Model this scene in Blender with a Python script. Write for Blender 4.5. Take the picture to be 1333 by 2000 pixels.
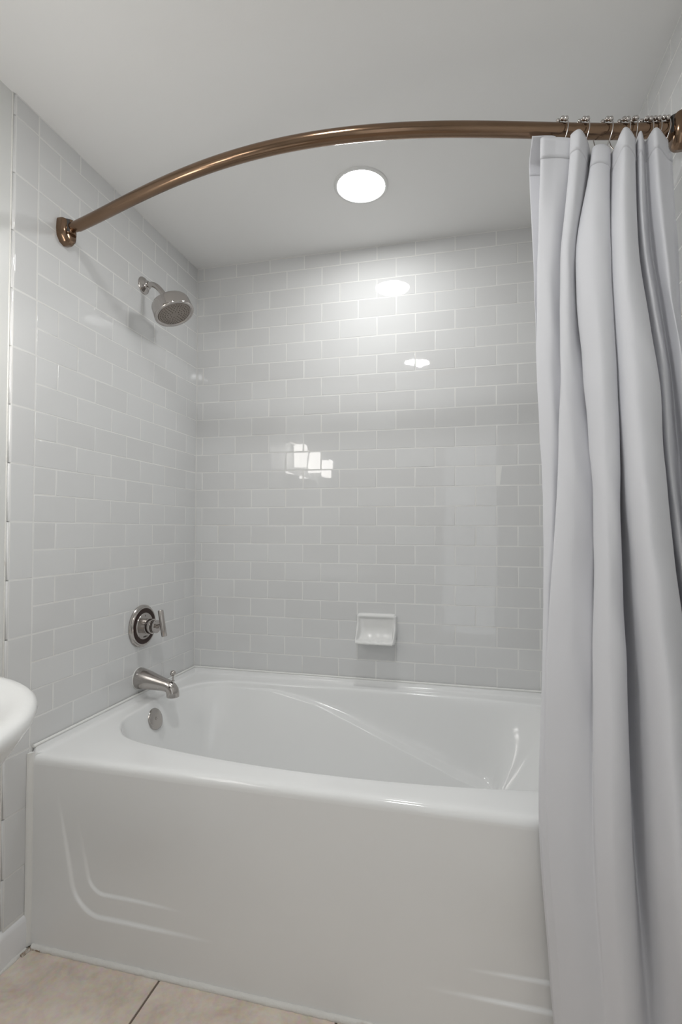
import bpy, math, random
import numpy as np
from mathutils import Vector, Matrix, noise

random.seed(7)
for o in list(bpy.data.objects):
    bpy.data.objects.remove(o, do_unlink=True)
SC = bpy.context.scene
COL = SC.collection
PI = math.pi

# ------------------------------------------------------------------ camera
Z0 = 0.54                      # floor to the first tile joint above the tub
FPX, CX, CY = 991.4735, 676.6075, 1016.9977
CAM = (1.17641, -2.03399, 0.60289 + Z0)
YAW, PITCH, ROLL = -0.235460, 0.019105, 0.003938
_f = Vector((math.sin(YAW) * math.cos(PITCH), math.cos(YAW) * math.cos(PITCH), math.sin(PITCH)))
_r = Vector((math.cos(YAW), -math.sin(YAW), 0))
_u = _r.cross(_f)
_cr, _sr = math.cos(ROLL), math.sin(ROLL)
_R, _U = _cr * _r + _sr * _u, -_sr * _r + _cr * _u
cam_d = bpy.data.cameras.new('camera')
cam = bpy.data.objects.new('camera', cam_d)
COL.objects.link(cam)
cam.matrix_world = Matrix(((_R.x, _U.x, -_f.x, CAM[0]), (_R.y, _U.y, -_f.y, CAM[1]),
                           (_R.z, _U.z, -_f.z, CAM[2]), (0, 0, 0, 1)))
cam_d.sensor_fit = 'VERTICAL'
cam_d.sensor_height = 36.0
cam_d.sensor_width = 24.0
cam_d.lens = FPX / 2000 * 36
cam_d.shift_x = -(CX - 666.5) / 2000
cam_d.shift_y = (CY - 1000) / 2000
cam_d.clip_start = 0.01
SC.camera = cam

# ------------------------------------------------------------------ world, view
w = bpy.data.worlds.new('world')
SC.world = w
w.use_nodes = True
w.node_tree.nodes['Background'].inputs[0].default_value = (0.8, 0.85, 0.9, 1)
w.node_tree.nodes['Background'].inputs[1].default_value = 0.15
SC.view_settings.view_transform = 'Standard'
SC.view_settings.look = 'None'
SC.view_settings.exposure = 0.09
SC.view_settings.gamma = 1.0
SC.view_settings.use_curve_mapping = False
DOWNLIGHT = 56.0               # radiance of the recessed ceiling light over the tub
DOWNLIGHT2 = 111.0              # and of the one over the floor
VANITY = 9.5                  # radiance of the vanity shades
FILL_LIGHT = 0.7                 # radiance of the fill panel added behind the camera

# ------------------------------------------------------------------ dimensions
P = 0.0778                     # tile row pitch
C = 0.15661                    # tile column pitch
W = 1.6445                     # alcove width
YB = -0.8636                   # front edge of the field tile
YBN = -0.9446                  # outer edge of the bullnose column
H = 1.77073 + Z0               # ceiling
YR = -2.75                     # wall behind the camera
GAP = 0.0026                   # grout joint
YA = -0.862                    # tub apron plane


def ximg(u, y, v=1000):
    """world x of the photo column u on the vertical plane at depth y"""
    d = _f + (u - CX) / FPX * _R - (v - CY) / FPX * _U
    return CAM[0] + (y - CAM[1]) * d.x / d.y


# ------------------------------------------------------------------ materials
def new_mat(name):
    m = bpy.data.materials.new(name)
    m.use_nodes = True
    return m, m.node_tree, m.node_tree.nodes['Principled BSDF']


def mat(name, col, rough=0.5, metal=0.0, spec=0.5, bump=None, vary=None, rnoise=None):
    m, nt, b = new_mat(name)
    b.inputs['Base Color'].default_value = (*col, 1)
    b.inputs['Roughness'].default_value = rough
    b.inputs['Metallic'].default_value = metal
    b.inputs['Specular IOR Level'].default_value = spec
    tc = nt.nodes.new('ShaderNodeTexCoord')
    geo = nt.nodes.new('ShaderNodeNewGeometry')
    src = geo.outputs['Position']
    if bump:
        scale, strength, dist = bump
        n = nt.nodes.new('ShaderNodeTexNoise')
        n.inputs['Scale'].default_value = scale
        n.inputs['Detail'].default_value = 3
        nt.links.new(src, n.inputs['Vector'])
        bp = nt.nodes.new('ShaderNodeBump')
        bp.inputs['Strength'].default_value = strength
        bp.inputs['Distance'].default_value = dist
        nt.links.new(n.outputs['Fac'], bp.inputs['Height'])
        nt.links.new(bp.outputs['Normal'], b.inputs['Normal'])
    if vary:
        scale, col2, lo, hi = vary
        n = nt.nodes.new('ShaderNodeTexNoise')
        n.inputs['Scale'].default_value = scale
        n.inputs['Detail'].default_value = 5
        nt.links.new(src, n.inputs['Vector'])
        r = nt.nodes.new('ShaderNodeValToRGB')
        r.color_ramp.elements[0].position = lo
        r.color_ramp.elements[1].position = hi
        r.color_ramp.elements[0].color = (*col, 1)
        r.color_ramp.elements[1].color = (*col2, 1)
        nt.links.new(n.outputs['Fac'], r.inputs['Fac'])
        nt.links.new(r.outputs['Color'], b.inputs['Base Color'])
    return m


M = {}
M['tile'] = mat('glazed_tile', (0.72, 0.725, 0.725), 0.025, spec=0.55, bump=(9.0, 0.03, 0.01))
# a little tone difference from tile to tile
_nt = M['tile'].node_tree
_b = _nt.nodes['Principled BSDF']
_oi = _nt.nodes.new('ShaderNodeObjectInfo')
_rp = _nt.nodes.new('ShaderNodeValToRGB')
_rp.color_ramp.elements[0].color = (0.700, 0.702, 0.702, 1)
_rp.color_ramp.elements[1].color = (0.730, 0.735, 0.736, 1)
_nt.links.new(_oi.outputs['Random'], _rp.inputs['Fac'])
_nt.links.new(_rp.outputs['Color'], _b.inputs['Base Color'])
M['grout'] = mat('white_grout', (0.815, 0.815, 0.80), 0.6, bump=(220, 0.2, 0.001), vary=(11, (0.76, 0.74, 0.70), 0.55, 0.8))
M['paint'] = mat('wall_paint', (0.74, 0.745, 0.73), 0.32, bump=(140, 0.05, 0.002))
M['ceiling'] = mat('ceiling_paint', (0.87, 0.868, 0.86), 0.75, bump=(160, 0.06, 0.002))
M['trim'] = mat('white_trim_paint', (0.88, 0.885, 0.90), 0.3, bump=(30, 0.06, 0.004))
M['acrylic'] = mat('white_acrylic', (0.87, 0.875, 0.872), 0.10, spec=0.5, bump=(5, 0.02, 0.01))
M['caulk'] = mat('white_caulk', (0.84, 0.84, 0.82), 0.45, bump=(90, 0.25, 0.004))
M['dirty_caulk'] = mat('stained_caulk', (0.80, 0.79, 0.76), 0.6, bump=(120, 0.5, 0.004), vary=(13, (0.42, 0.32, 0.24), 0.64, 0.80))
M['grime'] = mat('brown_grime', (0.36, 0.27, 0.20), 0.8, bump=(180, 0.8, 0.006), vary=(60, (0.74, 0.70, 0.64), 0.45, 0.62))
M['porcelain'] = mat('white_porcelain', (0.84, 0.84, 0.83), 0.06, spec=0.55)
M['chrome'] = mat('polished_nickel', (0.52, 0.49, 0.47), 0.08, 1.0)
M['satin'] = mat('satin_nickel', (0.48, 0.452, 0.432), 0.17, 1.0)
M['darkreflection'] = mat('painted_dark_reflection', (0.030, 0.014, 0.011), 0.35, 0.0, spec=0.3)  # dark reflection in the bright metal, painted as near-black brown
M['black'] = mat('dark_recess', (0.03, 0.025, 0.022), 0.5)
M['sprayface'] = mat('spray_face', (0.30, 0.265, 0.235), 0.35, 0.3)
M['nozzle'] = mat('nozzle_rubber', (0.17, 0.145, 0.125), 0.5)
M['lighttrim'] = mat('light_trim_white', (0.78, 0.78, 0.77), 0.4)
M['mirror'] = mat('mirror_glass', (0.9, 0.9, 0.9), 0.02, 1.0)


def bronze():
    m, nt, b = new_mat('brushed_bronze')
    b.inputs['Metallic'].default_value = 1.0
    b.inputs['Roughness'].default_value = 0.17
    geo = nt.nodes.new('ShaderNodeNewGeometry')
    n = nt.nodes.new('ShaderNodeTexNoise')
    n.inputs['Scale'].default_value = 14
    n.inputs['Detail'].default_value = 3
    nt.links.new(geo.outputs['Position'], n.inputs['Vector'])
    r = nt.nodes.new('ShaderNodeValToRGB')
    r.color_ramp.elements[0].color = (0.200, 0.128, 0.082, 1)
    r.color_ramp.elements[1].color = (0.255, 0.172, 0.118, 1)
    nt.links.new(n.outputs['Fac'], r.inputs['Fac'])
    nt.links.new(r.outputs['Color'], b.inputs['Base Color'])
    return m


M['bronze'] = bronze()


def emit_mat(name, col, strength):
    m, nt, b = new_mat(name)
    b.inputs['Base Color'].default_value = (0.8, 0.8, 0.8, 1)
    b.inputs['Emission Color'].default_value = (*col, 1)
    b.inputs['Emission Strength'].default_value = strength
    return m


M['lens'] = emit_mat('tub_light_lens', (0.985, 0.992, 0.985), DOWNLIGHT)
M['lens2'] = emit_mat('room_light_lens', (0.985, 0.992, 0.985), DOWNLIGHT2)
M['shade'] = emit_mat('lit_glass_shade', (1.0, 0.965, 0.92), VANITY)
M['fill_pane'] = emit_mat('fill_panel_glow', (0.90, 0.95, 1.0), FILL_LIGHT)  # bluish fill glow, added to brighten the camera-facing surfaces


def fabric():
    m, nt, b = new_mat('white_curtain_fabric')
    b.inputs['Base Color'].default_value = (0.85, 0.855, 0.89, 1)
    b.inputs['Roughness'].default_value = 0.8
    b.inputs['Specular IOR Level'].default_value = 0.2
    b.inputs['Sheen Weight'].default_value = 0.15
    uv = nt.nodes.new('ShaderNodeUVMap')
    wv = nt.nodes.new('ShaderNodeTexWave')
    wv.inputs['Scale'].default_value = 300
    wv.inputs['Distortion'].default_value = 1.0
    nt.links.new(uv.outputs['UV'], wv.inputs['Vector'])
    geo = nt.nodes.new('ShaderNodeNewGeometry')
    n = nt.nodes.new('ShaderNodeTexNoise')
    n.inputs['Scale'].default_value = 22
    n.inputs['Detail'].default_value = 4
    nt.links.new(geo.outputs['Position'], n.inputs['Vector'])
    bp = nt.nodes.new('ShaderNodeBump')
    bp.inputs['Strength'].default_value = 0.10
    bp.inputs['Distance'].default_value = 0.006
    nt.links.new(n.outputs['Fac'], bp.inputs['Height'])
    bp2 = nt.nodes.new('ShaderNodeBump')
    bp2.inputs['Strength'].default_value = 0.06
    bp2.inputs['Distance'].default_value = 0.0006
    nt.links.new(wv.outputs['Fac'], bp2.inputs['Height'])
    nt.links.new(bp.outputs['Normal'], bp2.inputs['Normal'])
    nt.links.new(bp2.outputs['Normal'], b.inputs['Normal'])
    tr = nt.nodes.new('ShaderNodeBsdfTranslucent')
    tr.inputs['Color'].default_value = (0.80, 0.78, 0.78, 1)
    mx = nt.nodes.new('ShaderNodeMixShader')
    mx.inputs[0].default_value = 0.20
    out = nt.nodes['Material Output']
    nt.links.new(b.outputs[0], mx.inputs[1])
    nt.links.new(tr.outputs[0], mx.inputs[2])
    nt.links.new(mx.outputs[0], out.inputs['Surface'])
    return m


M['fabric'] = fabric()


def floor_mat():
    m, nt, b = new_mat('beige_floor_tile')
    b.inputs['Roughness'].default_value = 0.38
    geo = nt.nodes.new('ShaderNodeNewGeometry')
    oi = nt.nodes.new('ShaderNodeObjectInfo')
    add = nt.nodes.new('ShaderNodeVectorMath')
    add.operation = 'ADD'
    sc = nt.nodes.new('ShaderNodeVectorMath')
    sc.operation = 'SCALE'
    sc.inputs[0].default_value = (7.0, 3.0, 5.0)
    nt.links.new(oi.outputs['Random'], sc.inputs['Scale'])
    nt.links.new(geo.outputs['Position'], add.inputs[0])
    nt.links.new(sc.outputs[0], add.inputs[1])
    n1 = nt.nodes.new('ShaderNodeTexNoise')
    n1.inputs['Scale'].default_value = 9
    n1.inputs['Detail'].default_value = 8
    n1.inputs['Roughness'].default_value = 0.62
    n1.inputs['Distortion'].default_value = 0.6
    nt.links.new(add.outputs[0], n1.inputs['Vector'])
    r = nt.nodes.new('ShaderNodeValToRGB')
    r.color_ramp.elements[0].position = 0.30
    r.color_ramp.elements[0].color = (0.63, 0.53, 0.445, 1)
    r.color_ramp.elements[1].position = 0.72
    r.color_ramp.elements[1].color = (0.86, 0.78, 0.69, 1)
    e = r.color_ramp.elements.new(0.5)
    e.color = (0.765, 0.66, 0.57, 1)
    nt.links.new(n1.outputs['Fac'], r.inputs['Fac'])
    n2 = nt.nodes.new('ShaderNodeTexNoise')
    n2.inputs['Scale'].default_value = 70
    n2.inputs['Detail'].default_value = 6
    nt.links.new(add.outputs[0], n2.inputs['Vector'])
    mx = nt.nodes.new('ShaderNodeMix')
    mx.data_type = 'RGBA'
    mx.blend_type = 'SOFT_LIGHT'
    mx.inputs[0].default_value = 0.55
    nt.links.new(r.outputs['Color'], mx.inputs[6])
    nt.links.new(n2.outputs['Color'], mx.inputs[7])
    nt.links.new(mx.outputs[2], b.inputs['Base Color'])
    bp = nt.nodes.new('ShaderNodeBump')
    bp.inputs['Strength'].default_value = 0.25
    bp.inputs['Distance'].default_value = 0.003
    nt.links.new(n2.outputs['Fac'], bp.inputs['Height'])
    nt.links.new(bp.outputs['Normal'], b.inputs['Normal'])
    return m


M['floortile'] = floor_mat()
M['floorgrout'] = mat('brown_floor_grout', (0.20, 0.155, 0.125), 0.85, bump=(150, 0.4, 0.003))


# ------------------------------------------------------------------ mesh helpers
def link(name, me, m=None, parent=None, smooth=False):
    o = bpy.data.objects.new(name, me)
    COL.objects.link(o)
    if m is not None and not me.materials:
        me.materials.append(M[m])
    if parent is not None:
        o.parent = parent
    if smooth:
        me.polygons.foreach_set('use_smooth', [True] * len(me.polygons))
    return o


def mesh(name, vs, fs):
    me = bpy.data.meshes.new(name)
    me.from_pydata([tuple(v) for v in vs], [], fs)
    me.update()
    return me


def fix_normals(me):
    import bmesh
    bm = bmesh.new()
    bm.from_mesh(me)
    bmesh.ops.remove_doubles(bm, verts=bm.verts, dist=1e-6)
    bmesh.ops.recalc_face_normals(bm, faces=bm.faces)
    bm.to_mesh(me)
    bm.free()
    me.update()


def sharp(me, deg=35):
    import bmesh
    bm = bmesh.new()
    bm.from_mesh(me)
    for e in bm.edges:
        if len(e.link_faces) == 2 and e.calc_face_angle(0) > math.radians(deg):
            e.smooth = False
    for f in bm.faces:
        f.smooth = True
    bm.to_mesh(me)
    bm.free()


def tag(o, label, cat, group=None):
    o['label'] = label
    o['category'] = cat
    if group:
        o['group'] = group
    return o


def thing(name, loc, label, cat, group=None):
    o = bpy.data.objects.new(name, None)
    o.empty_display_size = 0.05
    COL.objects.link(o)
    o.location = loc
    return tag(o, label, cat, group)


def struct(o):
    o['kind'] = 'structure'
    return o


def box_mesh(name, x0, x1, y0, y1, z0, z1):
    vs = [(x, y, z) for x in (x0, x1) for y in (y0, y1) for z in (z0, z1)]
    fs = [(0, 1, 3, 2), (4, 6, 7, 5), (0, 4, 5, 1), (2, 3, 7, 6), (0, 2, 6, 4), (1, 5, 7, 3)]
    return mesh(name, vs, fs)


def frames(path):
    pts = [Vector(p) for p in path]
    out = []
    t_prev = None
    for i, p in enumerate(pts):
        a = pts[max(i - 1, 0)]
        b = pts[min(i + 1, len(pts) - 1)]
        t = (b - a).normalized()
        if t_prev is None:
            ref = Vector((0, 0, 1)) if abs(t.z) < 0.9 else Vector((1, 0, 0))
            n = (ref - t * ref.dot(t)).normalized()
        else:
            n = (n - t * n.dot(t)).normalized()
        t_prev = t
        out.append((p, t, n.copy(), t.cross(n)))
    return out


def sweep(path, radii, seg=24, caps=True, closed=False, squash=1.0):
    """tube mesh data along a path, one radius for each point"""
    if not hasattr(radii, '__len__'):
        radii = [radii] * len(path)
    vs, fs = [], []
    fr = frames(path)
    for (p, t, n, b), r in zip(fr, radii):
        for k in range(seg):
            a = 2 * PI * k / seg
            vs.append(p + r * (math.cos(a) * n + squash * math.sin(a) * b))
    m = len(path)
    for i in range(m - 1 + (1 if closed else 0)):
        j = (i + 1) % m
        for k in range(seg):
            l = (k + 1) % seg
            fs.append((i * seg + k, i * seg + l, j * seg + l, j * seg + k))
    if caps and not closed:
        fs.append(tuple(range(seg - 1, -1, -1)))
        fs.append(tuple((m - 1) * seg + k for k in range(seg)))
    return vs, fs


def lathe(profile, origin, axis, seg=48):
    """profile = (radius, distance along axis); returns mesh data"""
    ax = Vector(axis).normalized()
    ref = Vector((0, 0, 1)) if abs(ax.z) < 0.9 else Vector((0, 1, 0))
    n = (ref - ax * ref.dot(ax)).normalized()
    b = ax.cross(n)
    o = Vector(origin)
    vs, fs = [], []
    for r, h in profile:
        for k in range(seg):
            a = 2 * PI * k / seg
            vs.append(o + ax * h + max(r, 1e-5) * (math.cos(a) * n + math.sin(a) * b))
    for i in range(len(profile) - 1):
        for k in range(seg):
            l = (k + 1) % seg
            fs.append((i * seg + k, i * seg + l, (i + 1) * seg + l, (i + 1) * seg + k))
    return vs, fs


def solid(name, data, m, parent, deg=40):
    """absolute mesh data -> part of a thing standing at parent.location"""
    vs, fs = data
    if parent is not None:
        off = Vector(parent.location)
        pp = parent.parent
        while pp is not None:
            off = off + Vector(pp.location)
            pp = pp.parent
        vs = [Vector(v) - off for v in vs]
    me = mesh(name, vs, fs)
    fix_normals(me)
    sharp(me, deg)
    return link(name, me, m, parent)


def sphere_data(c, r, seg=16, rings=10):
    vs, fs = [], []
    for i in range(rings + 1):
        th = PI * i / rings
        for k in range(seg):
            a = 2 * PI * k / seg
            rr = max(r * math.sin(th), 1e-5)
            vs.append(Vector(c) + Vector((rr * math.cos(a), rr * math.sin(a), r * math.cos(th))))
    for i in range(rings):
        for k in range(seg):
            l = (k + 1) % seg
            fs.append((i * seg + k, i * seg + l, (i + 1) * seg + l, (i + 1) * seg + k))
    return vs, fs


def join(*ds):
    vs, fs = [], []
    for a, b in ds:
        o = len(vs)
        vs += list(a)
        fs += [tuple(i + o for i in f) for f in b]
    return vs, fs


def sstep(a, b, x):
    t = min(max((x - a) / (b - a), 0.0), 1.0)
    return t * t * (3 - 2 * t)


def catmull(pts, n, closed=False):
    pts = [Vector(p) for p in pts]
    m = len(pts)
    out = []
    segs = m if closed else m - 1
    for i in range(segs):
        if closed:
            p0, p1, p2, p3 = pts[(i - 1) % m], pts[i], pts[(i + 1) % m], pts[(i + 2) % m]
        else:
            p0, p1, p2, p3 = pts[max(i - 1, 0)], pts[i], pts[i + 1], pts[min(i + 2, m - 1)]
        for k in range(n):
            t = k / n
            out.append(0.5 * ((2 * p1) + (p2 - p0) * t + (2 * p0 - 5 * p1 + 4 * p2 - p3) * t * t
                              + (3 * p1 - p0 - 3 * p2 + p3) * t * t * t))
    if not closed:
        out.append(pts[-1])
    return out


# ------------------------------------------------------------------ room shell
TH = 0.10
wall_back = struct(link('wall_back', box_mesh('wall_back', -TH, W + TH, 0.008, TH, 0, H), 'paint'))
wall_left = struct(link('wall_left', box_mesh('wall_left', -TH, -0.007, YR, 0.008, 0, H), 'paint'))
wall_right = struct(link('wall_right', box_mesh('wall_right', W + 0.007, W + TH, YR, 0.008, 0, H), 'paint'))
DX0, DX1, DH = 0.86, 1.60, 2.04
wall_front = struct(link('wall_front', box_mesh('wall_front', -TH, DX0, YR - TH, YR, 0, H), 'paint'))
link('wall_section', box_mesh('wall_section', DX1, W + TH, YR - TH, YR, 0, H), 'paint', wall_front)
link('wall_section', box_mesh('wall_section', DX0, DX1, YR - TH, YR, DH, H), 'paint', wall_front)
ceiling = struct(link('ceiling', box_mesh('ceiling', -TH, W + TH, YR - TH, TH, H, H + TH), 'ceiling'))
floor = struct(link('floor', box_mesh('floor', -TH, W + TH, YR - TH, TH, -TH, -0.0025), 'floorgrout'))
# grout bed behind the wall tiles
GR = 0.0006
link('grout', box_mesh('grout', -0.007, W + 0.007, GR, 0.008, Z0 - 0.03, H), 'grout', wall_back)
link('grout', box_mesh('grout', -0.007, -GR, YBN + 0.006, 0.0, 0.085, H), 'grout', wall_left)
link('grout', box_mesh('grout', W + GR, W + 0.007, YBN + 0.006, 0.0, 0.085, H), 'grout', wall_right)

# ------------------------------------------------------------------ wall tiles
_tile_cache = {}


def tile_mesh(w_, h_, nose=False, side=1):
    """glazed tile in its own x (width) / z (height) plane, glazed face towards -y"""
    key = (round(w_, 4), round(h_, 4), nose, side)
    if key in _tile_cache:
        return _tile_cache[key]
    a, b = w_ / 2, h_ / 2
    D = 0.0060
    rings = [(0.0, D), (0.0, 0.0020), (0.0006, 0.0007), (0.0020, 0.0)]
    nrm = [(1, 0.0), (1, 0.15), (0.72, 0.72), (0.0, 1.0)]
    vs, ns, fs = [], [], []
    for (ins, dep), (nn, nf) in zip(rings, nrm):
        for sx, sz in ((-1, -1), (1, -1), (1, 1), (-1, 1)):
            ix = ins
            dx = dep
            if nose and sx == side:
                # the outer edge of a bullnose is a large quarter round
                ix = {0.0: 0.0, 0.0006: 0.0028, 0.0020: 0.0085}[ins]
                dx = D if ins == 0.0 and dep < D else dep
                if ins == 0.0 and dep < D:
                    dx = 0.0045
                if ins == 0.0006:
                    dx = 0.0014
            vs.append((sx * (a - ix), dx, sz * (b - ins)))
            v = Vector((sx * nn * 0.7, -nf, sz * nn * 0.7))
            if nose and sx == side and ins == 0.0006:
                v = Vector((sx * 0.8, -0.8, 0.1 * sz))
            ns.append(v.normalized())
    for r in range(3):
        for k in range(4):
            l = (k + 1) % 4
            fs.append((r * 4 + k, r * 4 + l, r * 4 + 4 + l, r * 4 + 4 + k))
    fs.append((12, 13, 14, 15))
    me = mesh('tile', vs, fs)
    me.polygons.foreach_set('use_smooth', [True] * len(me.polygons))
    me.materials.append(M['tile'])
    me.normals_split_custom_set_from_vertices([tuple(n) for n in ns])
    _tile_cache[key] = me
    return me


def put_tile(wall, face, a0, a1, z0, z1, name='tile', nose=False, side=1):
    """a0..a1 along the wall, joint centre to joint centre"""
    w_, h_ = a1 - a0 - GAP, z1 - z0 - GAP
    if w_ < 0.004 or h_ < 0.004:
        return
    me = tile_mesh(w_, h_, nose, side)
    o = bpy.data.objects.new(name, me)
    COL.objects.link(o)
    o.parent = wall
    c, z = (a0 + a1) / 2, (z0 + z1) / 2
    t1, t2 = random.gauss(0, 0.0016), random.gauss(0, 0.0016)
    pr = random.uniform(-0.0003, 0.0003)
    if face == 'back':
        o.location = (c, pr, z)
        o.rotation_euler = (t1, 0, t2)
    elif face == 'left':          # glaze towards +x
        o.location = (-pr, c, z)
        o.rotation_euler = (t1, 0, PI / 2 + t2)
    else:                         # glaze towards -x
        o.location = (W + pr, c, z)
        o.rotation_euler = (t1, 0, -PI / 2 + t2)


XA = 0.0315
ROWS = 23
for k in range(ROWS):
    z0, z1 = Z0 + k * P, min(Z0 + (k + 1) * P, H - 0.001)
    # back wall
    x0 = XA if k % 2 == 0 else XA + C / 2 - C
    xs = [x0 + i * C for i in range(-1, 13)]
    xs = [0.0008] + [x for x in xs if 0.004 < x < W - 0.004] + [W - 0.0008]
    for a, b in zip(xs, xs[1:]):
        put_tile(wall_back, 'back', a, b, z0, z1)
    # side walls, set out from the front edge
    off = C / 2 if k % 2 == 1 else C
    ys = [YB] + [YB + off + i * C for i in range(0, 7)]
    ys = [y for y in ys if y < -0.012] + [-0.0008]
    for a, b in zip(ys, ys[1:]):
        put_tile(wall_left, 'left', a, b, z0, z1)
        put_tile(wall_right, 'right', a, b, z0, z1)
BT = 0.0985                    # baseboard top
for j in range(-6, 24, 2):
    z0, z1 = max(Z0 + j * P, BT), min(Z0 + (j + 2) * P, H - 0.001)
    put_tile(wall_left, 'left', YBN, YB, z0, z1, 'bullnose_tile', True, -1)
    put_tile(wall_right, 'right', YBN, YB, z0, z1, 'bullnose_tile', True, 1)
# painted-over caulk line along the bullnose
vs, fs = sweep([(-0.0066, YBN - 0.0005, BT), (-0.0066, YBN - 0.0005, H)], 0.0022, 8)
solid('caulk_line', (vs, fs), 'dirty_caulk', wall_left)
vs, fs = sweep([(W + 0.0065, YBN - 0.001, BT), (W + 0.0065, YBN - 0.001, H)], 0.0032, 8)
solid('caulk_line', (vs, fs), 'caulk', wall_right)

# ------------------------------------------------------------------ floor tiles
FT = 0.4642
_ft = {}
fx = [-0.007] + [0.4139 + i * FT for i in range(0, 3)] + [W + 0.007]
fy = [YR, YR + 0.12, YR + 0.12 + FT, YR + 0.12 + 2 * FT, YR + 0.12 + 3 * FT, YA + 0.03]
for a, b in zip(fx, fx[1:]):
    for c, d in zip(fy, fy[1:]):
        if b - a < 0.02:
            continue
        key = (round(b - a, 4), round(d - c, 4))
        if key not in _ft:
            g = 0.0028
            wx, wy = (b - a) / 2 - g, (d - c) / 2 - g
            vs, fs = [], []
            for ins, z in ((0, -0.006), (0, -0.0012), (0.0012, 0.0)):
                for sx, sy in ((-1, -1), (1, -1), (1, 1), (-1, 1)):
                    vs.append((sx * (wx - ins), sy * (wy - ins), z))
            for r in range(2):
                for k in range(4):
                    l = (k + 1) % 4
                    fs.append((r * 4 + k, r * 4 + l, r * 4 + 4 + l, r * 4 + 4 + k))
            fs.append((8, 9, 10, 11))
            me = mesh('floor_tile', vs, fs)
            me.materials.append(M['floortile'])
            _ft[key] = me
        o = link('floor_tile', _ft[key], None, floor)
        o.location = ((a + b) / 2, (c + d) / 2, 0)


# ------------------------------------------------------------------ baseboards
def baseboard(name, x, sx, y0, y1):
    prof = [(0, 0), (0.013, 0), (0.013, 0.078), (0.0115, 0.086), (0.008, 0.0915), (0.004, 0.094), (0.003, BT), (0, BT)]
    vs, fs = [], []
    for y in (y0, y1):
        vs += [(x + sx * px, y, pz) for px, pz in prof]
    n = len(prof)
    for i in range(n):
        j = (i + 1) % n
        fs.append((i, j, n + j, n + i))
    fs += [tuple(range(n)), tuple(range(2 * n - 1, n - 1, -1))]
    return struct(solid(name, (vs, fs), 'trim', None, 50))


bb = baseboard('baseboard_left', -0.007, 1, YR, YA - 0.004)
baseboard('baseboard_right', W + 0.007, -1, YR, YA - 0.004)


def bead(path, r, seed, m='caulk', amp=0.25, seg=10):
    pts, rr = [], []
    for i, p in enumerate(path):
        rr.append(r * (1 + amp * noise.noise(Vector((i * 0.37, seed, 0)))))
        pts.append(p)
    return sweep(pts, rr, seg)


def line(a, b, n):
    a, b = Vector(a), Vector(b)
    return [a.lerp(b, i / (n - 1)) for i in range(n)]


solid('caulk_bead', bead(line((0.0062, YR + 0.02, 0.0), (0.0062, YA - 0.012, 0.001), 160), 0.0055, 3.1, amp=0.6), 'dirty_caulk', bb)

# ------------------------------------------------------------------ added fill panel behind the camera, framed like a glazed doorway
def bx(name, x0, x1, y0, y1, z0, z1, m, parent=None):
    return link(name, box_mesh(name, x0, x1, y0, y1, z0, z1), m, parent)


fill_door = struct(bx('fill_door_1', DX0, DX0 + 0.10, YR - 0.07, YR - 0.03, 0.005, DH, 'trim'))  # unseen frame added to hold the fill panel
bx('stile', DX1 - 0.10, DX1, YR - 0.07, YR - 0.03, 0.005, DH, 'trim', fill_door)
bx('rail', DX0 + 0.10, DX1 - 0.10, YR - 0.07, YR - 0.03, DH - 0.11, DH, 'trim', fill_door)
bx('rail', DX0 + 0.10, DX1 - 0.10, YR - 0.07, YR - 0.03, 0.005, 0.20, 'trim', fill_door)
bx('fill_pane', DX0 + 0.10, DX1 - 0.10, YR - 0.055, YR - 0.045, 0.20, DH - 0.11, 'fill_pane', fill_door)  # glowing sheet added as fill for curtain, apron and floor

# ------------------------------------------------------------------ bathtub
RIM = Z0 - 0.020
tub = thing('bathtub', (W / 2, YA / 2, 0), 'white alcove bathtub with wide rim and smooth apron', 'bathtub')
loop = catmull([(x, y, 0) for x, y in (
    (.057, -.40), (.060, -.50), (.072, -.58), (.118, -.652), (.20, -.708), (.387, -.747), (.60, -.771), (.822, -.779),
    (1.04, -.771), (1.255, -.747), (1.43, -.71), (1.52, -.655), (1.568, -.58), (1.582, -.50), (1.585, -.40), (1.58, -.28),
    (1.56, -.20), (1.51, -.128), (1.43, -.092), (1.2, -.068), (.822, -.064), (.45, -.076), (.27, -.083), (.19, -.098),
    (.125, -.137), (.085, -.20), (.064, -.28))], 16, True)
CXT, CYT = W / 2, -0.42
ang = np.array([math.atan2(p.y - CYT, p.x - CXT) for p in loop])
rad = np.array([math.hypot(p.x - CXT, p.y - CYT) for p in loop])
srt = np.argsort(ang)
ang, rad = ang[srt], rad[srt]
X0, X1, Y0, Y1 = 0.0012, W - 0.0012, YA, -0.0012
corner = [math.atan2(y - CYT, x - CXT) for x in (X0, X1) for y in (Y0, Y1)]
extra = [c + d for c in corner for d in (-.02, -.012, -.006, -.003, 0, .003, .006, .012, .02)]
TH_ = np.array(sorted(list(ang[::1]) + extra))
keep = [TH_[0]]
for t in TH_[1:]:
    if t - keep[-1] > 0.0012 or min(abs(t - c) for c in corner) < 1e-9:
        keep.append(t)
TH_ = keep
N = len(TH_)
rr = np.interp(TH_, np.concatenate([ang - 2 * PI, ang, ang + 2 * PI]), np.concatenate([rad] * 3))
inner = [Vector((CXT + r * math.cos(t), CYT + r * math.sin(t), 0)) for r, t in zip(rr, TH_)]


def outer_pt(t):
    c, s = math.cos(t), math.sin(t)
    k = 1e9
    if c > 1e-9:
        k = min(k, (X1 - CXT) / c)
    if c < -1e-9:
        k = min(k, (X0 - CXT) / c)
    if s > 1e-9:
        k = min(k, (Y1 - CYT) / s)
    if s < -1e-9:
        k = min(k, (Y0 - CYT) / s)
    return Vector((CXT + k * c, CYT + k * s, 0))


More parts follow.
